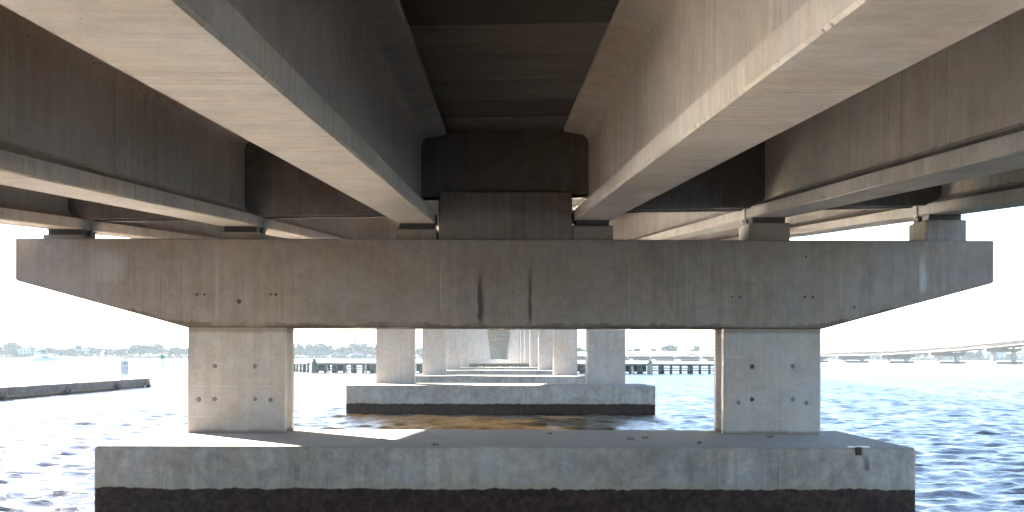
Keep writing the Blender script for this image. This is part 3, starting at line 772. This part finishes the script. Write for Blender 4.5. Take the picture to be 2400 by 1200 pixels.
vs = [(x + 0.04, -0.0225, z + 1.36) for x, z in prof_s]; m.loft([vs, [(x, y - 0.003, z) for x, y, z in vs]]); m.build('emblem', M['letter'], sg)

def gull(loc, rz):
    t = empty('gull', loc, rz, 'white gull perched on top of the sign board', 'bird')
    spine = [(-0.27, 0.150, 0.012, 0.010), (-0.20, 0.150, 0.045, 0.022), (-0.12, 0.150, 0.070, 0.050), (-0.02, 0.155, 0.085, 0.075), (0.07, 0.175, 0.080, 0.078), (0.13, 0.215, 0.058, 0.062),
             (0.155, 0.265, 0.045, 0.050), (0.175, 0.310, 0.047, 0.048), (0.205, 0.325, 0.034, 0.034), (0.232, 0.322, 0.012, 0.012)]
    rings = []
    for x, z, ry, rz_ in spine: rings.append([(x, ry * math.cos(a), z + rz_ * math.sin(a)) for a in [6.283 * i / 10 for i in range(10)]])
    m = MB(); m.loft(rings); m.build('body', M['feather'], t, smooth=True)
    for s in (-1, 1):
        m = MB(); rings = []
        for x, z, w, h in [(0.08, 0.19, 0.01, 0.04), (0.02, 0.185, 0.016, 0.062), (-0.10, 0.175, 0.014, 0.05), (-0.24, 0.17, 0.008, 0.025), (-0.33, 0.168, 0.003, 0.006)]:
            yb = s * (0.078 if x > -0.05 else 0.06 if x > -0.2 else 0.03)
            rings.append([(x, yb + w * math.cos(a), z + h * math.sin(a)) for a in [6.283 * i / 8 for i in range(8)]])
        m.loft(rings); m.build('wing', M['wing'], t, smooth=True)
        m = MB(); m.tube((0.0, s * 0.035, 0.0), (-0.005, s * 0.035, 0.10), 0.007); m.build('leg', M['beak'], t)
        m = MB(); m.mesh([(0.05, s * .035 - .02, 0.002), (0.05, s * .035 + .02, 0.002), (-0.015, s * .035, 0.002), (0.0, s * .035, 0.012)], [(0, 1, 3), (1, 2, 3), (2, 0, 3), (2, 1, 0)]); m.build('foot', M['beak'], t)
    m = MB(); m.tube((0.225, 0, 0.322), (0.285, 0, 0.312), 0.013, 0.003, 6); m.build('beak', M['beak'], t)
gull((WX + 0.16, SYs, SWT + zt_ + 0.002), math.radians(200))

# dry weed clumps lying on the nearest footing
for px, py in ((1476, 1031), (1512, 1028), (897, 1031), (1290, 1018), (1805, 1026), (1640, 1040), (1020, 1044)):
    dd = (EYE - 1.266) * 3270 / (py - 835 - (px - 1168) * 0.0026); xx = (px - 1168) / 3270 * dd
    t = empty('weed_clump', (xx, dd, 1.268), rng.uniform(0, 6), 'small dry brown weed clump lying on top of the nearest footing', 'debris', 'weed clumps on the nearest footing')
    m = MB()
    for k in range(16):
        a = rng.uniform(0, 6.283); l = rng.uniform(0.015, 0.05); c = Vector((rng.uniform(-.05, .05), rng.uniform(-.05, .05), 0.005))
        m.tube(c, c + Vector((l * math.cos(a), l * math.sin(a), rng.uniform(0.0, 0.05))), 0.006, 0.003, 4)
    m.build('stalks', M['bark'], t)

# ------------------------------------------------------------------ green day beacon
bc = empty('day_beacon', (-81.1, 337, 0), 0, 'green square day beacon on a thin pile left of the near pier', 'beacon')
m = MB(); m.tube((0.03, 0, -1.2), (-0.05, 0, 2.5), 0.13, 0.11, 8); m.build('pile', M['beacon'], bc)
m = MB(); m.box(-0.45, 0.45, -0.18, -0.14, 2.05, 2.98); m.build('daymark', M['beacon'], bc)
m = MB(); m.tube((-0.04, 0, 2.5), (-0.04, 0, 3.05), 0.06, 0.05, 8); m.build('lantern', M['white'], bc)

# ------------------------------------------------------------------ boats
def hull_rings(L, B, H, bow=0.9):
    rings = []
    for s in np.linspace(0, 1, 12):
        x = -L / 2 + L * s
        w = B / 2 * (0.86 + 0.14 * min(1, s / 0.25)) * (1 - max(0, (s - 0.45) / 0.55) ** 2.2 * 0.97)
        zt = H * (0.86 + 0.30 * s ** 1.8); zk = -0.5 + 0.55 * max(0, (s - 0.8) / 0.2) ** 2
        fl = 0.80 - 0.35 * max(0, (s - 0.4) / 0.6)
        xo = x + bow * max(0, (s - 0.75) / 0.25)
        rings.append([(x, 0, zk), (x, -w * fl, 0.0), (xo, -w, zt), (xo, w, zt), (x, w * fl, 0.0)])
    return rings
def yacht(loc, rz, label):
    t = empty('motor_yacht', loc, rz, label, 'boat')
    L, B, H = 12.4, 4.2, 1.5
    m = MB(); m.loft(hull_rings(L, B, H)); m.build('hull', M['white'], t)
    m = MB()
    for s in (-1, 1):
        up = []
        for r in hull_rings(L, B, H)[1:]:
            p = r[2] if s < 0 else r[3]; up.append((p[0], p[1] * 1.008, p[2]))
        for a, b in zip(up[:-1], up[1:]): m.poly([(a[0], a[1], a[2] - 0.28), (b[0], b[1], b[2] - 0.28), (b[0], b[1], b[2] - 0.10), (a[0], a[1], a[2] - 0.10)])
    m.build('sheer_stripe', M['navy'], t)
    m = MB(); m.prism_y([(-4.6, 1.25), (3.6, 1.45), (1.9, 2.55), (-1.0, 2.65), (-4.9, 2.6)], -1.6, 1.6); m.build('cabin', M['white'], t, 0.08, 2)
    for s in (-1, 1):
        for xa, xb in ((-0.9, 0.2), (0.35, 1.3), (1.45, 2.15)):
            m = MB(); ya, yb = (s * 1.6, s * 1.625); m.box(xa, xb, min(ya, yb), max(ya, yb), 1.72, 2.25); m.build('window', M['glass'], t)
    m = MB(); m.prism_y([(1.98, 2.35), (3.15, 1.62), (3.22, 1.66), (2.05, 2.40)], -1.3, 1.3); m.build('windscreen', M['glass'], t)
    m = MB(); m.prism_y([(-4.7, 2.6), (0.4, 2.66), (1.0, 3.5), (-4.9, 3.45)], -1.5, 1.5); m.build('flybridge', M['white'], t, 0.06, 2)
    m = MB(); m.prism_y([(-0.2, 3.5), (0.95, 3.48), (0.55, 4.15), (-0.1, 4.2)], -1.2, 1.2); m.build('flybridge_screen', M['glass'], t, 0.03, 1)
    for xp in (-4.0, -0.6):
        for s in (-1, 1):
            m = MB(); m.tube((xp, s * 1.35, 3.4), (xp + 0.2, s * 1.35, 5.45), 0.05); m.build('canopy_post', M['alu'], t)
    m = MB(); m.box(-4.3, 0.3, -1.5, 1.5, 5.42, 5.58); m.build('hardtop', M['white'], t, 0.05, 2)
    m = MB(); m.box(-3.4, -0.3, -1.36, 1.36, 4.55, 4.85); m.build('canvas_curtain', M['canvas'], t)
    m = MB(); m.tube((-2.2, 0, 5.58), (-2.4, 0, 6.6), 0.05, 0.03); m.build('antenna', M['white'], t)
    m = MB()
    for s in (-1, 1):
        pr = None
        for r in hull_rings(L, B, H)[6:]:
            p = r[2] if s < 0 else r[3]; q = (p[0], p[1] * 0.96, p[2] + 0.6); m.tube((p[0], p[1] * 0.96, p[2] - 0.05), q, 0.025, n=5)
            if pr: m.tube(pr, q, 0.025, n=5)
            pr = q
    m.build('bow_rail', M['alu'], t)
    m = MB(); m.box(-7.3, -6.1, -1.7, 1.7, 0.25, 0.42); m.build('swim_platform', M['white'], t)
yacht((-208, 641, 0.0), math.radians(-8), 'white motor yacht with a hardtop flybridge, moored before the left shore')
def small_boat(loc, rz, label, L=6.0, top=True):
    t = empty('small_boat', loc, rz, label, 'boat')
    m = MB(); m.loft(hull_rings(L, 2.2, 0.85, 0.4)); m.build('hull', M['white'], t)
    m = MB(); m.prism_y([(-0.7, 0.7), (0.6, 0.75), (0.3, 1.75), (-0.5, 1.75)], -0.5, 0.5); m.build('console', M['white'], t, 0.05, 1)
    m = MB(); m.prism_y([(0.25, 1.75), (0.35, 1.75), (0.1, 2.2), (0.02, 2.2)], -0.45, 0.45); m.build('windscreen', M['glass'], t)
    m = MB(); m.box(-L / 2 - 0.35, -L / 2 + 0.1, -0.3, 0.3, 0.1, 1.35); m.build('outboard_engine', M['canvas'], t, 0.08, 2)
    if top:
        m = MB(); m.box(-1.0, 0.8, -0.85, 0.85, 2.55, 2.65); m.build('canopy', M['canvas'], t, 0.03, 1)
        for xx in (-0.8, 0.6):
            for s in (-1, 1):
                m = MB(); m.tube((xx, s * 0.75, 0.75), (xx, s * 0.75, 2.56), 0.03); m.build('canopy_post', M['alu'], t)
small_boat((-248, 800, 0), math.radians(-10), 'small white open boat lying just right of the motor yacht', 5.6)
small_boat((-216, 960, 0), math.radians(170), 'small pale boat against the left edge of the near pier\'s left column', 7.0)

# ------------------------------------------------------------------ far shore: houses, trees, palms
def house(loc, rz, w, d, h, roof, label, nwin):
    loc = (loc[0], loc[1] + (16 if loc[0] < 0 else 6), loc[2])
    t = empty('house', loc, rz, label, 'house')
    m = MB(); m.box(-w / 2, w / 2, -d / 2, d / 2, -1.0, h); m.build('wall', M['housewall'], t)
    m = MB(); rh = min(w, d) * 0.28; o_ = 0.7
    m.mesh([(-w / 2 - o_, -d / 2 - o_, h), (w / 2 + o_, -d / 2 - o_, h), (w / 2 + o_, d / 2 + o_, h), (-w / 2 - o_, d / 2 + o_, h), (-w / 2 + d * 0.35, 0, h + rh), (w / 2 - d * 0.35, 0, h + rh)],
           [(0, 1, 5, 4), (1, 2, 5), (2, 3, 4, 5), (3, 0, 4), (3, 2, 1, 0)]); m.build('roof', roof, t)
    rows = max(1, int(h / 3.2))
    for r in range(rows):
        for k in range(nwin):
            x = -w / 2 + w * (k + 0.5) / nwin
            m = MB(); m.box(x - 0.75, x + 0.75, -d / 2 - 0.06, -d / 2 + 0.05, 0.9 + 3.1 * r, 2.4 + 3.1 * r); m.build('window', M['glass'], t)
SY = 1475
house((-503, SY - 4, 1.6), 0.05, 36, 12, 6.6, M['tinroof'], 'long pale two storey house on the left shore behind the motor yacht', 9)
house((-447, SY - 2, 1.6), 0.02, 24, 11, 6.4, M['tinroof'], 'pale house on the left shore right of the small open boat', 6)
house((-149, SY - 6, 1.6), -0.1, 13, 9, 3.6, M['redroof'], 'low white house on the shore left of the second pier\'s left column', 3)
house((-171, SY - 4, 1.6), 0.1, 15, 9, 3.2, M['tinroof'], 'low pale house among trees above the timber fender', 3)
house((524, SY - 4, 1.6), 0.1, 22, 12, 9.0, M['tinroof'], 'tall white house on the right shore between the tallest far pier\'s columns', 3)
house((470, SY - 3, 1.6), 0.0, 14, 10, 3.4, M['redroof'], 'low pale house on the right shore between two far bridge piers', 3)
house((556, SY - 3, 1.6), 0.0, 10, 9, 3.4, M['tinroof'], 'low white house at the far right end of the shore', 2)

def leaf_cloud(clumps, n, size, rnd):
    """many leaf sprays spread through the clumps; returns verts and quads"""
    V = []; F = []
    wts = np.array([c[3] * c[4] * c[5] for c in clumps]) ** 0.7; wts = wts / wts.sum()
    pick = rnd.choice(len(clumps), n, p=wts)
    for q in pick:
        cx, cyy, cz, rx, ry, rz = clumps[q]
        d = rnd.normal(size=3); d /= np.linalg.norm(d); rr = rnd.uniform(0.45, 1.05) ** 0.6
        c = np.array([cx + d[0] * rx * rr, cyy + d[1] * ry * rr, cz + d[2] * rz * rr])
        a = rnd.normal(size=3); a /= np.linalg.norm(a); b = np.cross(a, rnd.normal(size=3)); b /= np.linalg.norm(b)
        s = size * rnd.uniform(0.6, 1.3); k = len(V)
        V += [tuple(c + a * s), tuple(c + b * s * 0.6), tuple(c - a * s), tuple(c - b * s * 0.6)]; F.append((k, k + 1, k + 2, k + 3))
    return V, F
def tree_proto(w, h, seed, conic=False, n=800):
    rnd = np.random.default_rng(seed)
    t = empty('shore_tree')
    m = MB(); m.tube((0, 0, -1.5), (0.2, 0.1, h * 0.45), w * 0.035, w * 0.02, 6)
    for k in range(4):
        a = 6.283 * k / 4 + rnd.uniform(0, 1); m.tube((0.15, 0.1, h * 0.32), (w * 0.28 * math.cos(a), w * 0.28 * math.sin(a), h * 0.62), w * 0.017, w * 0.006, 5)
    m.build('trunk', M['bark'], t)
    cl = []
    if conic:
        for k in range(9):
            f = k / 8; r = w * 0.5 * (1 - f) + 0.3; cl.append((rnd.normal(0, .2), rnd.normal(0, .2), h * (0.18 + 0.78 * f), r, r, h * 0.08))
    else:
        for k in range(9):
            a = rnd.uniform(0, 6.283); r = w * 0.34 * math.sqrt(rnd.uniform(0, 1)); zz = h * rnd.uniform(0.22, 0.82)
            s = w * rnd.uniform(0.16, 0.27); cl.append((r * math.cos(a), r * math.sin(a), zz, s, s, s * 0.75))
        cl.append((0, 0, h * 0.55, w * 0.36, w * 0.36, h * 0.24)); cl.append((rnd.uniform(-1, 1), 0, h * 0.84, w * 0.2, w * 0.2, h * 0.13))
    V, F = leaf_cloud(cl, n, w * 0.095, rnd)
    m = MB(); m.mesh(V, F)
    me = bpy.data.meshes.new('crown'); me.from_pydata(m.v, [], m.f); me.materials.append(M['leaf'])
    o = bpy.data.objects.new('crown', me); COL.objects.link(o); o.parent = t
    return t
TREE_LAB = 'hazy green tree in the low treeline along the far shore'
TREE_GRP = 'trees along the far shore'
protos = [tree_proto(10, 10, 21), tree_proto(9, 12, 22), tree_proto(13, 11, 23), tree_proto(8, 9, 24), tree_proto(11, 13, 25)]
used = [False] * len(protos)
def place_tree(i, x, y, s, sz, label=TREE_LAB, group=TREE_GRP):
    o = protos[i] if not used[i] else copy_tree(protos[i]); used[i] = True
    o.location = (x, y, 1.4); o.rotation_euler = (0, 0, rng.uniform(0, 6.28)); o.scale = (s, s, sz)
    o['label'] = label; o['category'] = 'tree'; o['group'] = group
    return o
# stretches of shore the photograph shows, with a mean height profile
def hmul(x):
    base = 1.0 + 0.14 * math.sin(x * 0.031) + 0.10 * math.sin(x * 0.083 + 1) + 0.08 * math.sin(x * 0.21 + 2)
    if -230 < x < -120: base += 0.05
    if x > 60: base -= 0.22
    return base
for x0, x1, st in ((-560, -320, 4.3), (-225, -118, 4.0), (-95, -70, 5), (75, 240, 5.4), (340, 590, 5.6)):
    x = x0
    while x < x1:
        dense = rng.random()
        place_tree(rng.randrange(5), x, SY + 12 + rng.uniform(-6, 14), rng.uniform(1.0, 1.45), hmul(x) * rng.uniform(0.82, 1.12))
        x += st * rng.uniform(0.7, 1.3)
for px, i, s, sz, lab in ((745, 2, 1.7, 1.40, 'big rounded tree standing tallest above the fender\'s left corner'), (725, 4, 1.2, 1.2, 'rounded tree left of the tallest one on the shore by the fender'),
                          (1568, 2, 1.9, 1.34, 'broad domed tree standing above the far bridge deck right of centre'), (1632, 4, 1.0, 1.12, 'small upright tree above the far bridge beside the right column'),
                          (1660, 3, 1.6, 1.02, 'low flat tree above the far bridge touching the right column'), (1495, 0, 1.3, 1.12, 'round tree right of the pointed conifer above the far bridge'),
                          (1530, 0, 1.2, 1.06, 'low round tree between the pointed conifer and the broad domed tree')):
    o = place_tree(i, (px - 1168) / 3270 * (SY + 20), SY + 20, s, sz, lab)
def conifer(px, h, w, label, seed):
    t = tree_proto(w, h, seed, True, 260); t.name = 'conifer_tree'; t.location = ((px - 1168) / 3270 * SY, SY, 1.2); tag(t, label, 'tree', 'tall thin trees on the far shore')
conifer(1478, 14.5, 6.0, 'pointed conifer rising above the far bridge right of the second pier', 31)
conifer(262, 13.5, 3.0, 'slim dark tree above the treeline left of the sign board', 32)
conifer(284, 13.0, 3.2, 'slim dark tree above the treeline right over the sign board', 33)
conifer(1373, 15.0, 5.0, 'thin tree in the gap left of the second pier\'s right column', 34)

def palm(px, h, lean, label, seed, dist=SY - 2):
    rnd = random.Random(seed)
    t = empty('palm_tree', ((px - 1168) / 3270 * dist, dist, 1.0), 0, label, 'palm tree', 'palms on the far shore')
    m = MB(); pts = [Vector((lean * (k / 6) ** 2, 0, -1 + (h + 1) * k / 6)) for k in range(7)]
    for a, b, k in zip(pts[:-1], pts[1:], range(6)): m.tube(a, b, 0.26 - 0.018 * k, 0.26 - 0.018 * (k + 1), 7)
    m.build('trunk', M['bark'], t)
    m = MB(); top = pts[-1]
    for k in range(18):
        a = 6.283 * k / 18 + rnd.uniform(-.15, .15); el = rnd.uniform(-0.2, 1.2); Lf = rnd.uniform(2.2, 3.0); prev = None
        for q in range(6):
            f = q / 5; r = Lf * f * math.cos(el * (1 - 0.3 * f)); z = Lf * (math.sin(el) * f - 0.62 * f * f)
            w = 0.42 * math.sin(math.pi * min(1, f * 0.9 + 0.1)) + 0.03
            c = top + Vector((r * math.cos(a), r * math.sin(a), z)); sd = Vector((-math.sin(a), math.cos(a), 0)) * w
            cur = (c - sd + Vector((0, 0, -w * 0.5)), c, c + sd + Vector((0, 0, -w * 0.5)))
            if prev: m.poly([prev[0], prev[1], cur[1], cur[0]]); m.poly([prev[1], prev[2], cur[2], cur[1]])
            prev = cur
    m.build('crown', M['palm'], t)
palm(18, 16.5, -3.2, 'leaning palm above the shore trees at the far left', 1)
palm(77, 15.0, 1.2, 'palm with a small crown above the motor yacht', 2)
palm(158, 14.0, 0.4, 'palm above the shore right of the small open boat', 3)
palm(396, 14.5, 0.8, 'palm above the shore right of the green day beacon', 4)
palm(181, 14.8, -0.3, 'slender palm above the shore between the boats and the sign', 5)
palm(2092, 16.5, 1.8, 'palm top showing over the far bridge right of the light pole', 6)

# shrubs and mangrove fringe along the far waterline (one uncountable mass)
def fringe():
    rnd = np.random.default_rng(77); cl = []
    for x0, x1 in ((-565, -315), (-230, -112), (-100, -65), (70, 245), (335, 595)):
        x = x0
        while x < x1:
            h = rnd.uniform(2.0, 4.6); cl.append((x, SY - 6 + rnd.uniform(-7, 14), 0.8 + h * 0.45, rnd.uniform(3, 6), 3.0, h * 0.5)); x += rnd.uniform(2.0, 4.0)
    V, F = leaf_cloud(cl, 15000, 0.75, rnd)
    me = bpy.data.meshes.new('shoreline_shrubbery'); me.from_pydata(V, [], F); me.materials.append(M['leaf'])
    o = bpy.data.objects.new('shoreline_shrubbery', me); COL.objects.link(o)
    tag(o, 'hazy green mangrove fringe along the far waterline', 'shrubbery', None, 'stuff')
fringe()

# ------------------------------------------------------------------ haze: one closed box of even air round everything
HZ = MB(); HZ.box(-4400, 4400, -4400, 4400, -2.3, 46)
hz = HZ.build('haze', None)
hm = bpy.data.materials.new('sea_haze'); hm.use_nodes = True; hm.node_tree.nodes.clear()
ho = hm.node_tree.nodes.new('ShaderNodeOutputMaterial'); hv = hm.node_tree.nodes.new('ShaderNodeVolumePrincipled')
hv.inputs['Color'].default_value = (0.70, 0.86, 1.0, 1); hv.inputs['Density'].default_value = 0.0001; hv.inputs['Anisotropy'].default_value = 0.0
hm.node_tree.links.new(hv.outputs[0], ho.inputs['Volume']); hz.data.materials.append(hm)
tag(hz, kind='stuff')
